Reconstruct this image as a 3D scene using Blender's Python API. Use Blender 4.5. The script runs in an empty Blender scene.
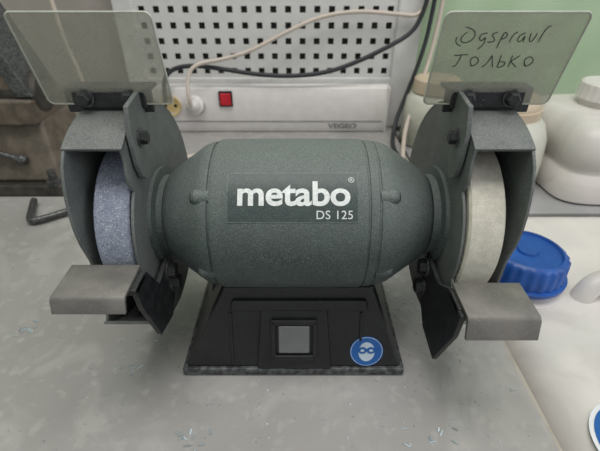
import bpy, bmesh, math, random
from mathutils import Vector, Matrix
random.seed(7)
S = 0.01
sc = bpy.context.scene
sc.view_settings.view_transform = 'Standard'
COL = sc.collection

# ------------------------------------------------------------------ materials
def lin(c):
    return tuple(((x/255)/12.92 if x/255 <= .04045 else ((x/255+.055)/1.055)**2.4) for x in c) + (1,)

def mat(name, c1, c2=None, rough=.5, metal=0., scale=60, lo=.4, hi=.65, bump=0., bscale=None,
        fleck=None, fscale=900, flo=.62, fhi=.72, dust=0., dustcol=(150,152,148), dscale=700, stain=None, sscale=3, **kw):
    m = bpy.data.materials.new(name); m.use_nodes = True
    nt = m.node_tree; N = nt.nodes; L = nt.links
    b = N['Principled BSDF']
    b.inputs['Roughness'].default_value = rough
    b.inputs['Metallic'].default_value = metal
    for k, v in kw.items():
        b.inputs[k.replace('_', ' ')].default_value = v
    tc = N.new('ShaderNodeTexCoord')
    def noise(s, det=6):
        n = N.new('ShaderNodeTexNoise'); n.inputs['Scale'].default_value = s; n.inputs['Detail'].default_value = det
        L.new(tc.outputs['Object'], n.inputs['Vector']); return n
    def ramp(src, a, bb, va=0, vb=1):
        r = N.new('ShaderNodeMapRange'); r.inputs[1].default_value = a; r.inputs[2].default_value = bb
        r.inputs[3].default_value = va; r.inputs[4].default_value = vb
        L.new(src, r.inputs[0]); return r.outputs[0]
    def mix(f, a, bb):
        x = N.new('ShaderNodeMix'); x.data_type = 'RGBA'
        L.new(f, x.inputs[0])
        for i, v in ((6, a), (7, bb)):
            if isinstance(v, tuple): x.inputs[i].default_value = v
            else: L.new(v, x.inputs[i])
        return x.outputs[2]
    c = mix(ramp(noise(scale).outputs[0], lo, hi), lin(c1), lin(c2 or tuple(min(255, int(v*1.08)) for v in c1)))
    if stain:
        n = noise(sscale, 10); n.inputs['Distortion'].default_value = 1.5
        c = mix(ramp(n.outputs[0], .52, .66, 0, .6), c, lin(stain))
    if fleck:
        c = mix(ramp(noise(fscale, 3).outputs[0], flo, fhi), c, lin(fleck))
    if dust > 0:
        g = N.new('ShaderNodeNewGeometry'); sp = N.new('ShaderNodeSeparateXYZ')
        L.new(g.outputs['Normal'], sp.inputs[0])
        up = ramp(sp.outputs[2], .0, 1.0, 0, dust)
        mm = N.new('ShaderNodeMath'); mm.operation = 'MULTIPLY'
        L.new(up, mm.inputs[0]); L.new(ramp(noise(dscale, 8).outputs[0], .2, .7), mm.inputs[1])
        c = mix(mm.outputs[0], c, lin(dustcol))
    L.new(c, b.inputs['Base Color'])
    if bump > 0:
        bp = N.new('ShaderNodeBump'); bp.inputs['Strength'].default_value = bump; bp.inputs['Distance'].default_value = .001
        L.new(noise(bscale or fscale, 4).outputs[0], bp.inputs['Height']); L.new(bp.outputs[0], b.inputs['Normal'])
    return m

M_green = mat('green_hammer_paint', (56,68,66), (63,76,73), rough=.58, scale=50, fleck=(122,132,129), fscale=1900, flo=.52, fhi=.70, bump=.4, bscale=1500, dust=.7, dustcol=(138,144,141), dscale=1300)
M_guard = mat('grey_guard_paint', (86,91,90), (98,103,101), rough=.58, scale=60, fleck=(145,150,148), fscale=1400, flo=.58, fhi=.75, bump=.25, dust=.45, dustcol=(146,148,144))
M_black = mat('black_steel', (24,25,27), (38,40,42), rough=.45, scale=150, fleck=(100,103,103), fscale=900, flo=.64, fhi=.8, dust=.3, dustcol=(110,112,112))
M_base = mat('black_base_plastic', (15,16,18), (24,26,28), rough=.36, scale=60, fleck=(90,92,92), fscale=1100, flo=.66, fhi=.8, bump=.15, dust=.2, dustcol=(90,93,94))
M_lip = mat('dusty_base_lip', (46,48,51), (100,103,104), rough=.5, scale=200)
M_rest = mat('worn_steel', (108,106,102), (126,123,118), rough=.42, metal=.35, scale=60, fleck=(150,146,140), fscale=900, flo=.6, fhi=.85, bump=.1)
M_bolt = mat('bolt_steel', (70,72,72), (105,107,106), rough=.4, metal=.5, scale=300)
M_blue = mat('blue_corundum', (122,131,150), (152,160,174), rough=.95, scale=300, lo=.3, hi=.7, fleck=(208,212,220), fscale=1100, flo=.54, fhi=.75, bump=.8, bscale=1500)
M_whitestone = mat('white_corundum', (204,201,187), (218,214,201), rough=.95, scale=200, fleck=(188,185,171), fscale=1500, flo=.55, fhi=.7, bump=.6, bscale=1600)
M_logo = mat('white_print', (232,236,234), (212,218,216), rough=.5, scale=500)
M_plate = mat('label_plate', (57,69,67), (64,77,74), rough=.45, scale=200, fleck=(110,121,118), fscale=1700, flo=.56, fhi=.75)
M_line = mat('label_frame_line', (104,114,111), (84,96,93), rough=.5, scale=400)
M_switch = mat('grey_switch', (108,111,112), (114,117,118), rough=.35, scale=60)
M_stblue = mat('sticker_blue', (28,92,165), (34,98,170), rough=.35)
M_stwhite = mat('sticker_white', (190,205,220), rough=.4)
M_table = mat('grey_tabletop', (147,145,142), (160,158,155), rough=.55, scale=7, lo=.35, hi=.65, fleck=(178,176,172), fscale=90, flo=.56, fhi=.85, bump=.1, bscale=400, stain=(174,172,168), sscale=14)
M_band = mat('edge_band', (176,168,156), (160,153,142), rough=.6, scale=60)
M_peg = mat('white_powdercoat', (208,208,206), (214,214,212), rough=.4)
M_strip = mat('white_plastic', (218,214,211), (224,221,218), rough=.35)
M_cream = mat('cream_socket', (226,205,150), (215,190,130), rough=.45)
M_dark = mat('dark_hole', (30,30,30), rough=.8)
M_red = mat('red_rocker', (190,28,45), (205,38,55), rough=.3)
M_grey = mat('grey_print', (120,120,122), rough=.6)
M_back = mat('cavity_shade_grey', (84,88,85), rough=.8)  # wall tone behind the peg holes, with its shade painted in
M_wall = mat('green_wall_paint', (170,193,160), (180,202,170), rough=.8, scale=12, bump=.2, bscale=120)
M_panel = mat('warm_grey_panel', (160,154,148), (172,166,160), rough=.7, scale=10)
M_floor = mat('floor_tiles', (120,118,112), (140,137,130), rough=.7, scale=10)
M_cabB = mat('black_cable_rubber', (38,42,46), rough=.5)
M_cabW = mat('white_cable_pvc', (204,192,180), (195,184,172), rough=.5)
M_hdpe = mat('milky_hdpe', (220,215,210), (208,205,201), rough=.42, scale=14, stain=(192,188,184), sscale=9)
M_hdpe2 = mat('ivory_hdpe', (208,207,194), (192,193,182), rough=.42, scale=14)
M_bcap = mat('blue_cap_plastic', (18,74,150), (26,86,168), rough=.4, scale=60)
M_beige = mat('beige_lid', (204,188,166), (192,176,152), rough=.5, scale=30)
M_shelf = mat('grey_shelf', (150,150,150), (166,166,166), rough=.6, scale=15)
M_vise = mat('brown_cast_iron', (86,77,67), (110,99,86), rough=.5, scale=60, fleck=(140,130,114), fscale=400, flo=.62, fhi=.8, bump=.2, dust=.2)
M_vdark = mat('dark_cast_iron', (52,50,47), (76,72,66), rough=.5, scale=60, metal=.3)
M_chip = mat('metal_shavings_mat', (190,205,212), (150,160,166), rough=.35, metal=.4)
M_ink = mat('black_marker_ink', (34,36,38), rough=.6)
M_paper = mat('paper_label', (222,224,228), rough=.6)
M_edge = mat('acrylic_cut_edge', (196,200,190), (176,182,172), rough=.4, scale=80)

def plexi():
    m = bpy.data.materials.new('scratched_acrylic'); m.use_nodes = True
    nt = m.node_tree; N = nt.nodes; L = nt.links
    out = N['Material Output']; b = N['Principled BSDF']
    b.inputs['Base Color'].default_value = lin((176,175,164)); b.inputs['Roughness'].default_value = .4
    tr = N.new('ShaderNodeBsdfTransparent'); tr.inputs[0].default_value = (.88,.89,.85,1)
    mx = N.new('ShaderNodeMixShader')
    tc = N.new('ShaderNodeTexCoord'); n = N.new('ShaderNodeTexNoise'); n.inputs['Scale'].default_value = 60; n.inputs['Detail'].default_value = 8
    L.new(tc.outputs['Object'], n.inputs['Vector'])
    r = N.new('ShaderNodeMapRange'); r.inputs[1].default_value = .3; r.inputs[2].default_value = .75
    r.inputs[3].default_value = .30; r.inputs[4].default_value = .52
    L.new(n.outputs[0], r.inputs[0]); L.new(r.outputs[0], mx.inputs[0])
    L.new(tr.outputs[0], mx.inputs[1]); L.new(b.outputs[0], mx.inputs[2]); L.new(mx.outputs[0], out.inputs[0])
    return m
M_plexi = plexi()

# ------------------------------------------------------------------ helpers (cm)
def empty(name):
    e = bpy.data.objects.new(name, None); e.empty_display_size = .02; COL.objects.link(e); return e

def finish(o, parent, bevel=0, seg=2, smooth=False, angle=35):
    if parent: o.parent = parent
    me = o.data
    if smooth:
        for p in me.polygons: p.use_smooth = True
        try: me.set_sharp_from_angle(angle=math.radians(angle))
        except Exception: pass
    if bevel > 0:
        md = o.modifiers.new('bevel', 'BEVEL'); md.width = bevel*S; md.segments = seg; md.limit_method = 'ANGLE'
        md.angle_limit = math.radians(40)
        for p in me.polygons: p.use_smooth = True
        try: me.set_sharp_from_angle(angle=math.radians(40))
        except Exception: pass
        md.harden_normals = True
    return o

def mk(name, V, F, m, parent=None, bevel=0, seg=2, smooth=False, angle=35):
    me = bpy.data.meshes.new(name)
    me.from_pydata([Vector(v)*S for v in V], [], F)
    bm = bmesh.new(); bm.from_mesh(me)
    bmesh.ops.remove_doubles(bm, verts=bm.verts, dist=1e-6)
    bmesh.ops.recalc_face_normals(bm, faces=bm.faces)
    bm.to_mesh(me); bm.free()
    me.materials.append(m)
    o = bpy.data.objects.new(name, me); COL.objects.link(o)
    return finish(o, parent, bevel, seg, smooth, angle)

def box(name, c, d, m, parent=None, bevel=.05, rot=None, seg=2):
    hx, hy, hz = d[0]/2, d[1]/2, d[2]/2
    V = [Vector((x, y, z)) for x in (-hx, hx) for y in (-hy, hy) for z in (-hz, hz)]
    if rot is not None: V = [rot @ v for v in V]
    V = [v+Vector(c) for v in V]
    F = [(0,1,3,2),(4,6,7,5),(0,4,5,1),(2,3,7,6),(0,2,6,4),(1,5,7,3)]
    return mk(name, V, F, m, parent, bevel, seg)

def basis(ax):
    ax = Vector(ax).normalized()
    t = Vector((0,0,1)) if abs(ax.z) < .9 else Vector((0,1,0))
    u = ax.cross(t).normalized(); v = ax.cross(u).normalized()
    return ax, u, v

def lathe(name, prof, o, ax, m, parent=None, n=64, bevel=0, smooth=True, angle=30, mod=None):
    ax, u, v = basis(ax); o = Vector(o); V = []; F = []
    for (h, r) in prof:
        for i in range(n):
            a = 2*math.pi*i/n
            rr = r*(mod(a, h) if mod else 1)
            V.append(o+ax*h+u*math.cos(a)*rr+v*math.sin(a)*rr)
    for j in range(len(prof)-1):
        for i in range(n):
            F.append((j*n+i, j*n+(i+1) % n, (j+1)*n+(i+1) % n, (j+1)*n+i))
    F.append(tuple(range(n))); F.append(tuple(range((len(prof)-1)*n, len(prof)*n)))
    return mk(name, V, F, m, parent, bevel, 2, smooth, angle)

def prismx(name, poly, x0, x1, m, parent=None, bevel=.04):
    n = len(poly)
    V = [(x0, p[0], p[1]) for p in poly]+[(x1, p[0], p[1]) for p in poly]
    F = [tuple(range(n)), tuple(range(n, 2*n))]+[(i, (i+1) % n, n+(i+1) % n, n+i) for i in range(n)]
    return mk(name, V, F, m, parent, bevel)

def tube(name, pts, r, m, parent=None, cyclic=False, res=10, order=3):
    cu = bpy.data.curves.new(name, 'CURVE'); cu.dimensions = '3D'; cu.bevel_depth = r*S; cu.bevel_resolution = 4
    cu.resolution_u = res; cu.use_fill_caps = True
    sp = cu.splines.new('NURBS'); sp.points.add(len(pts)-1)
    for i, p in enumerate(pts): sp.points[i].co = (p[0]*S, p[1]*S, p[2]*S, 1)
    sp.order_u = order; sp.use_endpoint_u = not cyclic; sp.use_cyclic_u = cyclic
    cu.materials.append(m)
    o = bpy.data.objects.new(name, cu); COL.objects.link(o)
    if parent: o.parent = parent
    return o

def textmesh(name, s, size, m, parent, fn, bold=0., spacing=1., depth=.0):
    cu = bpy.data.curves.new(name+'_c', 'FONT'); cu.body = s; cu.size = size; cu.offset = bold; cu.space_character = spacing
    cu.align_x = 'CENTER'; cu.align_y = 'CENTER'
    t = bpy.data.objects.new(name+'_t', cu); COL.objects.link(t)
    bpy.context.view_layer.update()
    dg = bpy.context.evaluated_depsgraph_get()
    me = bpy.data.meshes.new_from_object(t.evaluated_get(dg))
    bpy.data.objects.remove(t)
    bm = bmesh.new(); bm.from_mesh(me)
    bmesh.ops.triangulate(bm, faces=bm.faces)
    bmesh.ops.subdivide_edges(bm, edges=[e for e in bm.edges if e.calc_length() > size*.12], cuts=3)
    for v in bm.verts: v.co = Vector(fn(v.co.x, v.co.y))*S
    bm.to_mesh(me); bm.free(); me.name = name
    me.materials.clear(); me.materials.append(m)
    o = bpy.data.objects.new(name, me); COL.objects.link(o); o.parent = parent
    return o

# ------------------------------------------------------------------ room
box('wall_back', (0, 55, 60), (420, 5, 280), M_wall, None, 0)
box('wall_left', (-152, -60, 60), (5, 230, 280), M_wall, None, 0)
box('floor', (0, -60, -82.5), (420, 240, 5), M_floor, None, 0)
box('trim_1', (-82, 52.2, 35), (101, .6, 76), M_panel, None, 0)

# ------------------------------------------------------------------ workbench
wb = empty('workbench')
box('tabletop', (-46.35, 4, -1.4), (127.3-.0, 96, 2.8), M_table, wb, .12)
box('edge_strip', (17.45, 4, -1.45), (.3, 96, 2.6), M_band, wb, .05)
for i, (x, y) in enumerate(((-105, -38), (12, -38), (-105, 46), (12, 46))):
    box('leg_%d' % (i+1), (x, y, -41.4), (5, 5, 77.2), M_shelf, wb, .2)
box('apron', (-46, -38, -6.8), (114, 2, 8), M_shelf, wb, .1)

sh = empty('side_shelf')
box('shelf_top', (60, 36, -2), (83, 32, 2), M_shelf, sh, .15)
for i, (x, y) in enumerate(((21, 23), (98, 23), (21, 49), (98, 49))):
    box('leg_%d' % (i+1), (x, y, -41.5), (3, 3, 77), M_shelf, sh, .1)
ls = empty('low_stand')
box('stand_top', (60, -6, -37), (82, 50, 2), M_shelf, ls, .15)
for i, (x, y) in enumerate(((22, -28), (98, -28), (22, 16), (98, 16))):
    box('leg_%d' % (i+1), (x, y, -59), (3, 3, 42), M_shelf, ls, .1)

# ------------------------------------------------------------------ bench grinder
g = empty('bench_grinder')
CX, AY, AZ, R = -.3, .25, 11.42, 5.35
prof = [(-9.1,0.1),(-9.1,2.5),(-9.0,2.9),(-8.8,3.2),(-8.5,3.45),(-6.3,5.0),(-5.75,5.22),(-5.5,5.25),
        (-5.45,5.16),(-5.35,5.16),(-5.3,5.33),(-5.1,5.4),(-2,5.44),(2,5.44),(4.3,5.42),(4.5,5.4),(4.55,5.27),(4.65,5.27),(4.7,5.33),
        (5.2,5.33),(5.25,5.22),(5.35,5.22),(5.4,5.27),(5.8,5.22),(6.4,5.0),(8.6,3.5),(9.0,3.2),(9.25,2.9),(9.3,2.5),(9.3,.1)]
lathe('motor_housing', [(h, r) for h, r in prof], (CX, AY, AZ), (1,0,0), M_green, g, n=96, angle=40)
def cyl(x, a, r):   # a: angle above front horizontal
    return (x, AY-r*math.cos(a), AZ+r*math.sin(a))
def patch(name, x0, x1, a0, a1, r0, r1, m, n=24):
    V = []; F = []
    for i in range(n+1):
        a = a0+(a1-a0)*i/n
        for x, r in ((x0, r0), (x1, r0), (x1, r1), (x0, r1)): V.append(cyl(x, a, r))
    for i in range(n):
        for k in range(4): F.append((i*4+k, i*4+(k+1) % 4, (i+1)*4+(k+1) % 4, (i+1)*4+k))
    F += [(0,1,2,3), (n*4, n*4+1, n*4+2, n*4+3)]
    return mk(name, V, F, m, g, 0, smooth=True, angle=40)
A0, A1 = math.radians(27), math.radians(59)
patch('label_frame', -4.5, 3.6, A0-.014, A1+.014, 5.3, 5.46, M_line)
patch('label_plate', -4.42, 3.52, A0, A1, 5.3, 5.475, M_plate)
RL = 5.495
def wrap(x0, a0, sx=1, sy=1):
    return lambda x, y: cyl(x0+x*sx, math.radians(a0)+y*sy/5.45, RL)
textmesh('logo_lettering', 'metabo', 2.3, M_logo, g, wrap(-.4, 44.3, 1.0, .92), bold=.055, spacing=.99)
textmesh('model_lettering', 'DS 125', .74, M_logo, g, wrap(2.1, 31.0), bold=.0, spacing=1.05)
textmesh('trade_mark', '\u00ae', .5, M_logo, g, wrap(3.15, 54), bold=.0)
for i, (x, sgn) in enumerate(((-5.5, -1), (5.5, 1))):
    for j, a in enumerate((44, 136, 224, -20)):
        ar = math.radians(a)
        c = Vector(cyl(CX+x, ar, 4.74))
        lathe('screw_boss_%d%d' % (i, j), [(-.2,.05),(-.2,.6),(.75,.56),(.95,.43),(1.0,.05)], c, (sgn,0,0), M_green, g, n=24)
        lathe('screw_recess_%d%d' % (i, j), [(0,.05),(0,.33),(.05,.33),(.05,.05)], c+Vector((sgn*.99,0,0)), (sgn,0,0), M_dark, g, n=16, smooth=False)

# base
BX0, BX1 = -8.9, 7.9
b0 = (BX0, BX1, -5.3, 7.0, .7); b1 = (-5.7, 5.5, -3.1, 4.2, 7.2)
def frust(name, a, b, m, bevel, parent=None):
    V = [(a[0],a[2],a[4]),(a[1],a[2],a[4]),(a[1],a[3],a[4]),(a[0],a[3],a[4]),(b[0],b[2],b[4]),(b[1],b[2],b[4]),(b[1],b[3],b[4]),(b[0],b[3],b[4])]
    F = [(0,1,2,3),(4,5,6,7),(0,1,5,4),(1,2,6,5),(2,3,7,6),(3,0,4,7)]
    return mk(name, V, F, m, parent or g, bevel, 3)
frust('pedestal', b0, b1, M_base, .3)
box('base_flange', ((BX0+BX1)/2, .85, .42), (17.2, 12.7, .76), M_lip, g, .15)
fb = Vector((0, -5.3, .7)); ft = Vector((0, -3.1, 7.2)); fu = (ft-fb).normalized(); fn_ = Vector((0, -fu.z, fu.y))
Rf = Matrix((Vector((1,0,0)), -fn_, fu)).transposed()
def fp(x, t, off=0): return fb+fu*t+fn_*off+Vector((x,0,0))
def fbox(name, x, t, w, h, d, m, bv, off=0):
    return box(name, fp(x, t, off), (w, d, h), m, g, bv, rot=Rf)
def fprism(name, pl, o0, o1, m, bv):
    n = len(pl)
    V = [fp(x,t,o0) for x,t in pl]+[fp(x,t,o1) for x,t in pl]
    return mk(name, V, [tuple(range(n)),tuple(range(n,2*n))]+[(i,(i+1)%n,n+(i+1)%n,n+i) for i in range(n)], m, g, bv, 2)
fprism('switch_panel', [(-3.3,.1),(2.4,.1),(2.0,5.4),(-2.9,5.4)], -.2, .28, M_base, .15)
fprism('saddle_ledge', [(-5.2,5.0),(5.1,5.0),(4.9,5.9),(-5.0,5.9)], -.2, .35, M_base, .15)
fbox('switch_bezel_top', -.45, 4.2, 3.4, .4, .35, M_base, .08, .4)
fbox('switch_bezel_bottom', -.45, 1.25, 3.4, .4, .35, M_base, .08, .4)
fbox('switch_bezel_left', -2.0, 2.7, .35, 3.2, .35, M_base, .08, .4)
fbox('switch_bezel_right', 1.1, 2.7, .35, 3.2, .35, M_base, .08, .4)
fbox('switch_rocker', -.45, 2.75, 2.35, 2.3, .4, M_switch, .12, .32)
fbox('rib_0', -5.2, 2.6, .22, 4.4, .22, M_base, .08, .02)
fbox('rib_1', 4.6, 3.6, .22, 2.4, .22, M_base, .08, .02)
for i, (x, y) in enumerate(((BX0+.8, 5.2), (BX1-.8, 5.2))):
    lathe('mount_bolt_%d' % i, [(0,.05),(0,.7),(1.1,.7),(1.2,.55),(1.2,.05)], (x, y, .8), (0,0,1), M_bolt, g, n=6, smooth=False)
for sx_, xx in ((-1, BX0+1.6), (1, BX1-1.6)):
    prismx('side_web_%d' % (sx_ > 0), [(-1,.8),(6.5,.8),(6.2,1.8),(3.5,6.5),(1,6.5)], xx-.15, xx+.15, M_lip, g, .08)
def fdisc(name, x, t, rx, ry, off, m, n=40, a0=0, a1=360):
    V = [fp(x+rx*math.cos(math.radians(a0+(a1-a0)*i/n)), t+ry*math.sin(math.radians(a0+(a1-a0)*i/n)), off) for i in range(n)]
    W = [v-fn_*.03 for v in V]
    return mk(name, V+W, [tuple(range(n)), tuple(range(n, 2*n))]+[(i,(i+1)%n,n+(i+1)%n,n+i) for i in range(n)], m, g)
sx, st = 5.1, 1.5
fdisc('safety_sticker', sx, st, 1.28, 1.28, .05, M_stblue)
fdisc('sticker_ring', sx, st, 1.22, 1.22, .06, M_stwhite)
fdisc('sticker_field', sx, st, 1.18, 1.18, .07, M_stblue)
fdisc('sticker_head', sx, st-.02, .62, .82, .08, M_stwhite)
fbox('goggle_strap', sx, st+.14, 1.4, .22, .04, M_stblue, 0, .085)
fdisc('goggle_lens_a', sx-.33, st+.12, .33, .28, .12, M_stblue)
fdisc('goggle_lens_b', sx+.33, st+.12, .33, .28, .12, M_stblue)
fdisc('goggle_glass_a', sx-.33, st+.12, .15, .11, .13, M_stwhite)
fdisc('goggle_glass_b', sx+.33, st+.12, .15, .11, .13, M_stwhite)

# ---- wheels, guards
def arcpoly(spec, step=4):
    P = []
    for (a0, a1, r0, r1) in spec:
        n = max(1, int(abs(a1-a0)/step))
        for i in range(n+1):
            a = math.radians(a0+(a1-a0)*i/n); r = r0+(r1-r0)*i/n
            P.append((AY-r*math.cos(a), AZ+r*math.sin(a)))
    return P
def pts(spec):
    return [(AY-r*math.cos(math.radians(a)), AZ+r*math.sin(math.radians(a))) for a, r in spec]
GR = 7.9
W_A = 59
def side(sg, tag, wheelmat, wr):
    X = lambda v: sg*v - .1
    lathe(tag+'_neck', [(0,.1),(0,2.9),(.5,2.9),(.6,3.5),(.95,3.5),(.95,.1)], (X(9.1),AY,AZ), (sg,0,0), M_green, g, n=48)
    inner = arcpoly([(W_A,325,GR,GR)])+arcpoly([(-33,-20,7.3,6.2),(-16,46,5.7,5.5),(48,57,6.3,7.3)])
    outer = arcpoly([(W_A,318,GR,GR)])+pts([(-40,7.2),(-34,6.3),(-22,5.6),(-12,5.3),(-3,5.25),(12,5.7),(22,6.1),(31,6.5),(38,6.85),(45,7.25),(52,7.65)])
    prismx(tag+'_guard_inner_plate', inner, X(9.95), X(10.15), M_guard, g, .05)
    prismx(tag+'_guard_outer_plate', outer, X(13.2), X(13.4), M_guard, g, .05)
    lathe(tag+'_guard_outer_boss', [(0,.1),(0,3.6),(.35,3.2),(.4,.1)], (X(13.35),AY,AZ), (sg,0,0), M_guard, g, n=48)
    V = []; F = []; n = 64
    for i in range(n+1):
        a = W_A+(320-W_A)*i/n
        for x, r in ((9.95, GR+.1), (13.4, GR+.1), (13.4, GR-.12), (9.95, GR-.12)):
            p = cyl(0, math.radians(a), r); V.append((X(x), p[1], p[2]))
    for i in range(n):
        for k in range(4): F.append((i*4+k, i*4+(k+1)%4, (i+1)*4+(k+1)%4, (i+1)*4+k))
    F += [(0,1,2,3),(n*4,n*4+1,n*4+2,n*4+3)]
    mk(tag+'_guard_wrap', V, F, M_guard, g, .04, smooth=True)
    w0, w1 = 10.3, 12.5
    W = w1-w0
    lathe(tag+'_grinding_wheel', [(0,1.0),(0,wr-.15),(.12,wr),(W-.12,wr),(W,wr-.15),(W,1.0)], (X(w0),AY,AZ), (sg,0,0), wheelmat, g, n=96)
    lathe(tag+'_wheel_flange', [(-.1,.1),(-.15,2.0),(W+.2,2.0),(W+.25,.1)], (X(w0),AY,AZ), (sg,0,0), M_bolt, g, n=40)
    lathe(tag+'_wheel_nut', [(0,.1),(0,.9),(.3,.9),(.3,.1)], (X(w1+.2),AY,AZ), (sg,0,0), M_bolt, g, n=6, smooth=False)
    box(tag+'_bracket_bar', (X(11.6), -.15, 19.95), (5.3, .3, 1.5), M_black, g, .08)
    box(tag+'_bracket_top', (X(11.6), .45, 20.6), (5.3, 1.3, .25), M_black, g, .08)
    box(tag+'_bracket_foot', (X(11.6), .45, 19.4), (3.2, 1.3, .35), M_black, g, .08)
    strap = [(-.0,20.7),(-2.6,20.3),(-3.1,18.8),(-3.1,16.9),(-2.8,16.0),(-2.2,15.6),(-1.6,15.9),(-1.2,16.7),(-.6,18.6),(.4,19.3),(.9,20.7)]
    prismx(tag+'_bracket_strap', strap, X(9.55), X(9.85), M_guard, g, .06)
    lathe(tag+'_strap_bolt', [(0,.1),(0,.42),(-.45,.42),(-.5,.3),(-.5,.05)], (X(9.55),-1.9,18.2), (sg,0,0), M_black, g, n=6, smooth=False)
    lathe(tag+'_strap_washer', [(0,.1),(0,.58),(-.1,.58),(-.1,.1)], (X(9.55),-1.9,18.2), (sg,0,0), M_bolt, g, n=20)
    for k, xx in enumerate((10.1, 12.8)):
        lathe(tag+'_clamp_washer_%d' % k, [(0,.05),(0,.52),(.12,.52),(.12,.05)], (X(xx),-.62,20.2), (0,-1,0), M_bolt, g, n=24)
        lathe(tag+'_clamp_bolt_%d' % k, [(0,.05),(0,.42),(.4,.42),(.46,.32),(.46,.05)], (X(xx),-.72,20.2), (0,-1,0), M_black, g, n=6, smooth=False)
    box(tag+'_clamp_strip', (X(11.45), -.5, 20.1), (4.4, .22, 1.1), M_black, g, .08)
    yb, zb, yt, zt = -.33, 19.75, -1.65, 24.9
    dv = Vector((0, yt-yb, zt-zb)); ln = dv.length; up = dv.normalized(); nn = Vector((0, -up.z, up.y))
    x0, x1 = 7.65, 15.25
    sh_ = []
    for (cx, cz, a0) in ((x0+.35, .35, 180), (x1-.35, .35, 270), (x1-.35, ln-.35, 0), (x0+.35, ln-.35, 90)):
        for i in range(6):
            a = math.radians(a0+i*18)
            sh_.append((cx+.35*math.cos(a), cz+.35*math.sin(a)))
    n = len(sh_)
    P = lambda x, t, o: Vector((X(x), yb, zb))+up*t+nn*o
    V = [P(x, t, -.08) for x, t in sh_]+[P(x, t, .08) for x, t in sh_]
    mk(tag+'_eye_shield', V, [tuple(range(n)), tuple(range(n,2*n))]+[(i,(i+1)%n,n+(i+1)%n,n+i) for i in range(n)], M_plexi, g)
    tube(tag+'_shield_edge', [P(x, t, 0) for x, t in sh_]+[P(sh_[0][0], sh_[0][1], 0)], .055, M_edge, g, order=2)
    return P, X
PL, XL = side(-1, 'left', M_blue, 5.5)
PR, XR = side(1, 'right', M_whitestone, 5.8)

strokes = [
 [(.1,.95),(.55,.85),(.75,.5),(.45,.15),(.05,.2),(.0,.5),(.25,.7)], [(-.2,.45),(-.3,.15),(.1,0)],
 [(1.3,.65),(1.0,.65),(.95,.35),(1.15,.25),(1.3,.5),(1.3,0),(1.05,-.15)],
 [(1.8,.7),(1.5,.6),(1.75,.4),(1.8,.2),(1.45,.2)], [(2.05,-.1),(2.1,.7),(2.35,.65),(2.35,.4),(2.1,.35)],
 [(2.6,.2),(2.6,.65),(2.85,.7)], [(3.25,.65),(3.0,.6),(2.95,.25),(3.2,.2),(3.3,.65),(3.3,.2)],
 [(3.55,.65),(3.55,.25),(3.8,.2),(3.85,.65)], [(4.1,.2),(4.15,1.05),(4.4,1.0)],
 [(-.05,-.5),(.65,-.45)], [(.3,-.45),(.25,-1.15),(0,-1.1)], [(1.05,-1.1),(.8,-.8),(1.05,-.5),(1.4,-.8),(1.1,-1.15),(.95,-1.0)],
 [(1.6,-1.15),(1.85,-1.0),(1.95,-.5)], [(1.95,-.5),(2.2,-1.15)],
 [(2.45,-.5),(2.45,-1.15)], [(2.45,-.85),(2.8,-.8),(2.8,-1.15),(2.45,-1.15)],
 [(3.05,-.5),(3.05,-1.15)], [(3.45,-.5),(3.05,-.85)], [(3.1,-.85),(3.5,-1.15)],
 [(4.0,-1.1),(3.7,-.8),(4.0,-.5),(4.35,-.8),(4.05,-1.15),(3.85,-1.0)]]
for i, s in enumerate(strokes):
    tube('marker_stroke_%d' % i, [PR(8.75+x*1.04, 3.6+y*1.05, .1) for x, y in s], .026, M_ink, g)

# tool rests: thin bent plate
def rest(tag, X, sg, z, yb, yf, fl, arm, w0=9.4, w1=13.6, zf=0, slope=.25):
    t = .22
    prof_ = [(yb, z), (yf+.25, z-zf), (yf, z-.2-zf), (yf-slope, z-fl-zf), (yf-slope+t, z-fl-zf), (yf+t, z-.35-zf), (yf+t+.15, z-t-zf), (yb, z-t)]
    n = len(prof_)
    V = [(X(w0), y, zz) for y, zz in prof_]+[(X(w1), y, zz) for y, zz in prof_]
    mk(tag+'_tool_rest', V, [tuple(range(n)), tuple(range(n,2*n))]+[(i,(i+1)%n,n+(i+1)%n,n+i) for i in range(n)], M_rest, g, .05)
    prismx(tag+'_rest_arm', arm, X(9.4), X(9.75), M_black, g, .08)
    box(tag+'_rest_lug', (X(9.9), yb-1.2, z-t-.25-zf*.5), (1.0, 1.6, .4), M_black, g, .06)
    bx = [(arm[0][0]-.5, arm[0][1]-.9), (arm[1][0]-.6, arm[1][1]+.7)]
    for k, (y, zz) in enumerate(bx):
        lathe(tag+'_arm_washer_%d' % k, [(0,.1),(0,.75),(-.12,.75),(-.12,.1)], (X(9.4), y, zz), (sg,0,0), M_bolt, g, n=24)
        lathe(tag+'_arm_bolt_%d' % k, [(0,.1),(0,.6),(-.5,.55),(-.55,.1)], (X(9.31), y, zz), (sg,0,0), M_black, g, n=6, smooth=False)
rest('left', XL, -1, 11.6, -5.9, -8.8, .95, [(-2.2,9.3),(-1.8,6.4),(-3.8,4.9),(-6.2,5.6),(-7.6,9.5),(-7.8,11.2),(-6.0,11.2),(-4.6,8.9)], 9.7, 13.9, .1)
rest('right', XR, 1, 10.4, -6.2, -9.2, 1.4, [(-1.6,9.2),(-1.6,5.8),(-4.0,3.9),(-6.8,3.7),(-8.5,8.0),(-8.7,10.0),(-6.3,10.0),(-4.6,8.9)], 9.6, 13.8, 0.05, .35)

tube('mains_lead', [(-3, 6.5, 2), (-3, 12, .6), (-8, 20, .45), (-16, 30, .45), (-26, 40, .45), (-33, 44, .5)], .35, M_cabB, g)

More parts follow.
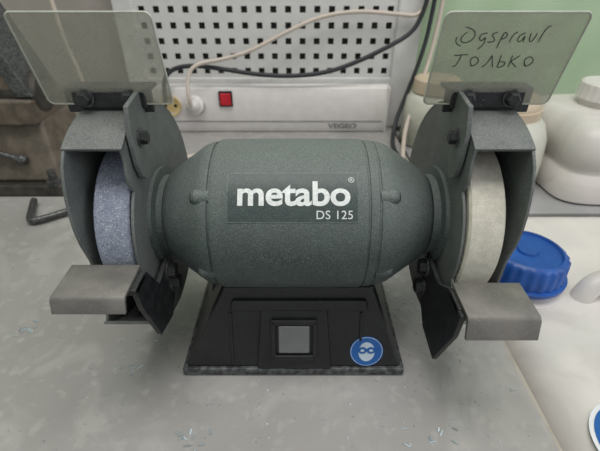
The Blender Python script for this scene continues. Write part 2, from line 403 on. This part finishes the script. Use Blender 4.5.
# ------------------------------------------------------------------ pegboard
pb = empty('pegboard')
def pegpanel():
    x0, x1, z0, z1, p, h = -27.5, 16.3, 9.0, 65.0, 2.43, .5
    nx = int((x1-x0)/p); nz = int((z1-z0)/p)
    V = []; F = []
    yf, ybk = 50.0, 50.18
    for i in range(nx):
        for j in range(nz):
            cx = x0+(i+.5)*p; cz = z0+(j+.5)*p; b = len(V); q = p/2
            for y in (yf, ybk):
                V.extend([(cx-q,y,cz-q),(cx+q,y,cz-q),(cx+q,y,cz+q),(cx-q,y,cz+q)])
                V.extend([(cx-h,y,cz-h),(cx+h,y,cz-h),(cx+h,y,cz+h),(cx-h,y,cz+h)])
            for k in range(4):
                k2 = (k+1) % 4
                F.append((b+k, b+k2, b+4+k2, b+4+k)); F.append((b+8+k, b+8+k2, b+12+k2, b+12+k))
                F.append((b+4+k, b+4+k2, b+12+k2, b+12+k))
    mk('perforated_sheet', V, F, M_peg, pb)
    return x0+nx*p, z0+nz*p
xe, ze = pegpanel()
box('frame_right', ((xe+20.4)/2, 50.6, 32.5), (20.4-xe, 2.2, 65), M_peg, pb, .25)
box('frame_left', (-29.2, 50.6, 32.5), (3.4, 2.2, 65), M_peg, pb, .25)
box('frame_bottom', (-4, 50.6, 4.6), (48, 2.0, 8.9), M_peg, pb, .2)
box('frame_top', (-4, 50.6, ze+1.4), (50, 2.2, 3), M_peg, pb, .2)
box('cavity_shade_sheet', (-4, 52.1, 33), (48, .5, 62), M_back, pb, 0)  # dark sheet in front of the wall, painted as the shade behind the holes

# ------------------------------------------------------------------ power strip
ps = empty('power_strip_channel')
pr = [(49.3, .05),(46.9,.05),(46.5,1.0),(46.7,6.6),(47.2,7.9),(48.0,8.2),(49.3,8.2)]
prismx('channel_body', pr, -36, 15.6, M_strip, ps, .15)
box('end_cap', (15.7, 47.9, 4.1), (.4, 2.9, 8.3), M_strip, ps, .2)
box('groove', (-7, 46.5, 2.15), (44, .12, .14), M_grey, ps, 0)
for i, x in enumerate((-33.5, -28, -23.2)):
    lathe('socket_ring_%d' % i, [(0,1.9),(.25,1.9),(.25,1.6),(.02,1.5),(.02,.05),(0,.05)], (x, 46.62, 5.0), (0,-1,0), M_cream, ps, n=40)
    for k in (-.9, .9):
        lathe('socket_hole_%d_%d' % (i, k > 0), [(0,.05),(0,.3),(.06,.3),(.06,.05)], (x+k, 46.58, 5.0), (0,-1,0), M_dark, ps, n=16)
box('switch_frame', (-13.2, 46.6, 6.2), (2.4, .5, 2.7), M_dark, ps, .1)
box('switch_rocker', (-13.2, 46.35, 6.2), (1.9, .5, 2.1), M_red, ps, .12)
textmesh('strip_lettering', 'VEGEO', 1.5, M_grey, ps, lambda x, y: (7.8+x*1.1, 46.42, 1.25+y*.8), bold=.05)
lathe('socket_ring_3', [(0,1.9),(.25,1.9),(.25,1.6),(.02,1.5),(.02,.05),(0,.05)], (-18.6, 46.62, 5.0), (0,-1,0), M_strip, ps, n=40)
pg = empty('power_plug')
lathe('plug_body', [(0,1.7),(.6,1.7),(.9,1.3),(1.8,1.1),(2.4,.6),(2.6,.3),(2.6,.05)], (-18.8, 46.3, 5.2), (0,-1,.25), M_strip, pg, n=32)
tube('plug_cord', [(-18.8,43.8,5.9),(-18.8,43.2,7.2),(-19.0,44.2,9.6),(-18.0,45.4,12.3),(-13,46.5,12.8),(-8.4,47,14.0),(-4.5,47.5,15.8),(-1.6,48,17.1),(3,48.5,19.0),(9,48.6,19.9),(16,48.6,19.4),(20,48.6,19.0),(21.5,48.6,24),(21.5,48.6,40)], .33, M_cabW, pg)

bc = empty('black_cable')
tube('cable_run', [(21,48.4,45),(20.8,48.4,24),(20.0,48.3,19.4),(18.6,48,16.6),(14.2,47.2,14.4),(9,47,12.0),(4,46.8,10.5),(-2,46.7,10.0),(-8,46.7,10.4),(-14,46.7,11.4),(-19,46.8,11.9),(-22.5,46.8,11.0),(-23.6,45.6,9),(-23.4,45.0,6)], .38, M_cabB, bc)
bd = empty('black_cable')
tube('cable_run', [(22.6,49.4,45),(21.8,49,20),(21.0,48,14),(19.2,47,8),(17.4,45,4),(16.4,43,1.0),(15.6,38,.42),(16.2,30,.42),(16.4,24,.42)], .36, M_cabB, bd)
wc = empty('white_cable')
tube('cable_run', [(23.4,49.6,45),(23.2,49,22),(22.6,48.5,14),(20.8,46,8),(18.2,42,3.0),(16.8,36,.6),(15.6,30,.38),(14.6,24,.38),(16.0,18,.38)], .36, M_cabW, wc)
wd = empty('white_cable')
tube('cable_run', [(-40,47.5,40),(-39,47,22),(-38.5,46,16),(-37,45.5,10),(-36,43,4),(-34,40,.5),(-30,36,.38),(-24,33,.38),(-18,34,.38),(-14,38,.38)], .36, M_cabW, wd)

# ------------------------------------------------------------------ vise (left back)
v = empty('bench_vise')
vx, vy = -41.0, 27.5
frust('foot_plate', (vx-9,vx+9,vy-5,vy+9,.02), (vx-8.7,vx+8.7,vy-4.7,vy+9,1.6), M_vdark, .3, v)
frust('body_casting', (vx-8,vx+8.4,vy-3.8,vy+8,1.6), (vx-6.5,vx+6.9,vy-1,vy+7,9.5), M_vise, .6, v)
frust('body_shoulder', (vx-7,vx+6.9,vy-2.4,vy+7,9.0), (vx-7,vx+7.4,vy-2.4,vy+6,12.3), M_vise, .4, v)
lathe('pivot_barrel', [(-8,.1),(-8,2.2),(-7.6,2.6),(7.2,2.6),(7.6,2.2),(7.6,.1)], (vx, vy+1, 12.6), (1,0,0), M_vdark, v, n=48)
V = [(vx-3,vy-1.5,12),(vx+7,vy-1.5,12),(vx+7,vy+4,12),(vx-3,vy+4,12),(vx-11,vy-1,27),(vx+1.5,vy-1,27),(vx+1.5,vy+4,27),(vx-11,vy+4,27)]
mk('inclined_jaw', V, [(0,1,2,3),(4,5,6,7),(0,1,5,4),(1,2,6,5),(2,3,7,6),(3,0,4,7)], M_vise, v, .5, 3)
V = [(vx+5.6,vy-2.0,12.6),(vx+7.5,vy-2.0,12.6),(vx+7.5,vy+4.4,12.6),(vx+5.6,vy+4.4,12.6),(vx+.2,vy-1.5,27),(vx+2.1,vy-1.5,27),(vx+2.1,vy+4.4,27),(vx+.2,vy+4.4,27)]
mk('jaw_face_plate', V, [(0,1,2,3),(4,5,6,7),(0,1,5,4),(1,2,6,5),(2,3,7,6),(3,0,4,7)], M_bolt, v, .15, 2)
lathe('lead_screw', [(0,.1),(0,1.5),(2.5,1.4),(2.6,.1)], (vx-1, vy-1.6, 6.5), (0,-1,0), M_vdark, v, n=32)
tube('handle_bar', [(vx-7, vy-3.4, 8.5), (vx+4, vy-3.4, 4.8)], .4, M_bolt, v)
for k, p in enumerate(((vx-7, vy-3.4, 8.5), (vx+4, vy-3.4, 4.8))):
    lathe('handle_knob_%d' % k, [(-.7,.1),(-.6,.55),(0,.75),(.6,.55),(.7,.1)], p, (12.5,0,-4.2), M_bolt, v, n=24)
lathe('clamp_bolt', [(0,.1),(0,1.0),(.7,1.0),(.7,.5),(2.0,.5),(2.0,.1)], (vx+7.6, vy-4.0, 1.5), (0,0,1), M_bolt, v, n=6, smooth=False)
wr = empty('hook_wrench')
tube('wrench_rod', [(-35.0,20.6,.6),(-33.6,17.2,.6),(-32.8,15.6,.6),(-31.6,16.0,.6),(-28.5,18.6,.6),(-26.4,19.8,.6)], .42, M_bolt, wr)
lathe('wrench_tip', [(0,.1),(0,.62),(1.5,.62),(1.6,.1)], (-27.2,19.4,.65), (.85,.5,0), M_bolt, wr, n=6, smooth=False)
kn = empty('screwdriver')
lathe('grip', [(0,.1),(0,1.2),(1,1.5),(5,1.2),(7,1.5),(8.5,1.4),(9,.8),(9,.1)], (-30.6,3.2,1.55), (-.8,.5,0), M_dark, kn, n=24, mod=lambda a, h: 1+.05*math.cos(6*a))
lathe('blade', [(0,.1),(0,.3),(9,.3),(9.5,.1)], (-37.8,7.7,1.55), (-.8,.5,0), M_bolt, kn, n=16)

# ------------------------------------------------------------------ shavings
V = []; F = []
def chip(x, y, s):
    a = random.random()*6.28; b = len(V); c, d = math.cos(a), math.sin(a)
    if x > 16.8: return
    l, w = s*random.uniform(.6, 1.5), s*random.uniform(.15, .4)
    for (p, q, z) in ((-l,-w,.02),(l,-w,.02+s*.3),(l,w,.02+s*.3),(-l,w,.02),(-l,-w,.0),(l,-w,.0),(l,w,.0),(-l,w,.0)):
        V.append((x+p*c-q*d, y+p*d+q*c, z+.01))
    F.extend([(b,b+1,b+2,b+3),(b+4,b+5,b+6,b+7),(b,b+1,b+5,b+4),(b+1,b+2,b+6,b+5),(b+2,b+3,b+7,b+6),(b+3,b,b+4,b+7)])
for cx, cy, k, sp, sz in ((-24,-1,12,.8,.22),(-13.5,-5,7,.5,.17),(-7.8,-10.5,12,.8,.18),(-17,2,6,1.5,.15),(9.5,-10.5,10,1.0,.16),(-3,-9,14,3,.09),(3,-9,20,4,.09),(-19,-8,50,6,.07),(11,-3,24,3,.1),(-22,6,60,7,.07),(13,-8,16,2,.09),(-11,2,40,2.2,.13),(9.5,3,30,1.8,.13),(-26,14,60,8,.08),(0,-7,50,6,.07),(-10,-4,40,2,.09)):
    for _ in range(k): chip(random.gauss(cx, sp), random.gauss(cy, sp), sz)
mk('metal_shavings', V, F, M_chip)

# ------------------------------------------------------------------ containers on the right
def rbox(name, x0, x1, y0, y1, z0, z1, m, parent, r=3., top=None):
    n = 64; V = []; F = []
    cx, cy, hx, hy = (x0+x1)/2, (y0+y1)/2, (x1-x0)/2, (y1-y0)/2
    H = z1-z0; mn = min(hx, hy)
    levels = top or [(0,.9),(.02,.97),(.05,1),(.30,1),(.31,.985),(.33,.985),(.34,1),(.60,1),(.61,.985),(.63,.985),(.64,1),(.90,1),(.94,.985),(.97,.95),(.99,.89),(1,.8)]
    for t, s in levels:
        for i in range(n):
            a = 2*math.pi*i/n; c, d = math.cos(a), math.sin(a)
            e = .3
            V.append((cx+math.copysign(abs(c)**e, c)*(hx-(1-s)*mn), cy+math.copysign(abs(d)**e, d)*(hy-(1-s)*mn), z0+t*H))
    for j in range(len(levels)-1):
        for i in range(n): F.append((j*n+i, j*n+(i+1)%n, (j+1)*n+(i+1)%n, (j+1)*n+i))
    F.append(tuple(range(n))); F.append(tuple(range((len(levels)-1)*n, len(levels)*n)))
    return mk(name, V, F, m, parent, 0, smooth=True, angle=60)

jc = empty('jerrycan')
rbox('body', 17.8, 48, -26, 18.8, -35.98, .6, M_hdpe, jc)
KX, KY = 21.6, 5.2
lathe('neck', [(0,4.3),(.4,4.2),(.8,3.2),(2.3,3.2),(2.3,.1)], (KX, KY, .3), (0,0,1), M_hdpe, jc, n=48)
lathe('cap_collar', [(0,.1),(0,3.95),(.4,4.0),(.5,3.7),(.5,.1)], (KX, KY, 1.6), (0,0,1), M_bcap, jc, n=72)
lathe('cap', [(0,.1),(0,3.6),(1.9,3.5),(2.2,3.25),(2.3,3.0),(2.05,2.85),(2.05,.1)], (KX, KY, 2.1), (0,0,1), M_bcap, jc, n=144, angle=50,
      mod=lambda a, h: 1+(.035 if math.cos(a*24) > 0 and h < 2.0 else 0))
lathe('cap_boss', [(0,.1),(0,1.0),(.2,.9),(.2,.1)], (KX, KY, 4.14), (0,0,1), M_bcap, jc, n=32)
tube('handle', [(26.4,2.6,-.2),(26.8,2.8,1.6),(28.4,3.2,2.2),(33,4.4,2.4),(39,5.5,2.4),(41,6,1.4),(41.3,6,-.2)], 1.0, M_hdpe, jc)
lathe('round_label', [(0,.05),(0,3.4),(.05,3.4),(.05,.05)], (22.8,-11.4,.6), (0,0,1), M_paper, jc, n=48)
lathe('label_ring', [(0,2.5),(0,3.1),(.03,3.1),(.03,2.5)], (22.8,-11.4,.66), (0,0,1), M_stblue, jc, n=48)

bk = empty('plastic_jar')
jx, jy = 28.0, 30.0
lathe('jar_body', [(0,.1),(0,6.2),(.4,6.8),(5.0,6.8),(7.6,6.5),(9.4,5.7),(10.2,4.9),(10.4,4.5),(10.4,.1)], (jx, jy, -.98), (0,0,1), M_hdpe2, bk, n=64, angle=50)
lathe('jar_lid', [(0,.1),(0,4.9),(1.2,4.9),(1.3,4.7),(1.7,4.7),(2.7,4.1),(3.2,3.0),(3.3,1.5),(3.3,.1)], (jx, jy, 9.2), (0,0,1), M_beige, bk, n=64, angle=40)
ja = empty('plastic_jar')
lathe('jar_body', [(0,.1),(0,4.6),(.4,5),(6,5),(8,4.6),(9,3.6),(9.2,.1)], (23.3, 45, -.98), (0,0,1), M_hdpe2, ja, n=64, angle=50)
lathe('jar_lid', [(0,.1),(0,3.9),(2,3.8),(2.3,3.3),(2.3,.1)], (23.3, 45, 8.1), (0,0,1), M_beige, ja, n=48)

cn = empty('storage_canister')
rbox('body', 35.3, 66, 21.5, 40, -.98, 9.5, M_hdpe, cn, top=[(0,.93),(.03,1),(.4,1),(.42,.97),(.48,.97),(.5,1),(.75,1),(.87,.97),(.96,.9),(1,.8)])
lathe('neck', [(0,3.4),(1.4,3.4),(1.4,.1)], (44, 33, 9.1), (0,0,1), M_hdpe, cn, n=40)
lathe('cap', [(0,.1),(0,3.8),(2,3.7),(2.2,3.4),(2.2,.1)], (44, 33, 10.4), (0,0,1), M_strip, cn, n=96, mod=lambda a, h: 1+(.03 if math.cos(a*24) > 0 else 0))
tube('handle', [(49,33,9),(49.2,33,11),(51,33,12.4),(56,33,12.4),(58,33,11),(58.2,33,9)], 1.2, M_hdpe, cn)

# ------------------------------------------------------------------ lights
def area(name, loc, rot, sx_, sy_, p, col):
    l = bpy.data.lights.new(name, 'AREA'); l.shape = 'RECTANGLE'; l.size = sx_; l.size_y = sy_; l.energy = p; l.color = col
    o = bpy.data.objects.new(name, l); o.location = loc; o.rotation_euler = rot; COL.objects.link(o)
area('ceiling_lamp', (.0, -.15, 1.7), (0, 0, 0), 1.3, .6, 17.5, (1, .965, .93))
area('side_area_light', (1.5, -.6, .9), (0, math.radians(68), math.radians(-20)), 1.0, 1.0, 7, (.95, .98, 1))  # faintly cool soft area light aimed in from the right
w = bpy.data.worlds.new('world'); sc.world = w; w.use_nodes = True
bg = w.node_tree.nodes['Background']; bg.inputs[0].default_value = (.97, .97, 1, 1); bg.inputs[1].default_value = .48

# ------------------------------------------------------------------ camera
cd = bpy.data.cameras.new('camera'); cd.lens = 24; cd.sensor_width = 36; cd.clip_start = .01
cd.dof.use_dof = True; cd.dof.focus_distance = .262; cd.dof.aperture_fstop = 12
cam = bpy.data.objects.new('camera', cd); COL.objects.link(cam)
cam.location = (0, -.249, .273); cam.rotation_euler = (math.radians(56), 0, 0)
sc.camera = cam
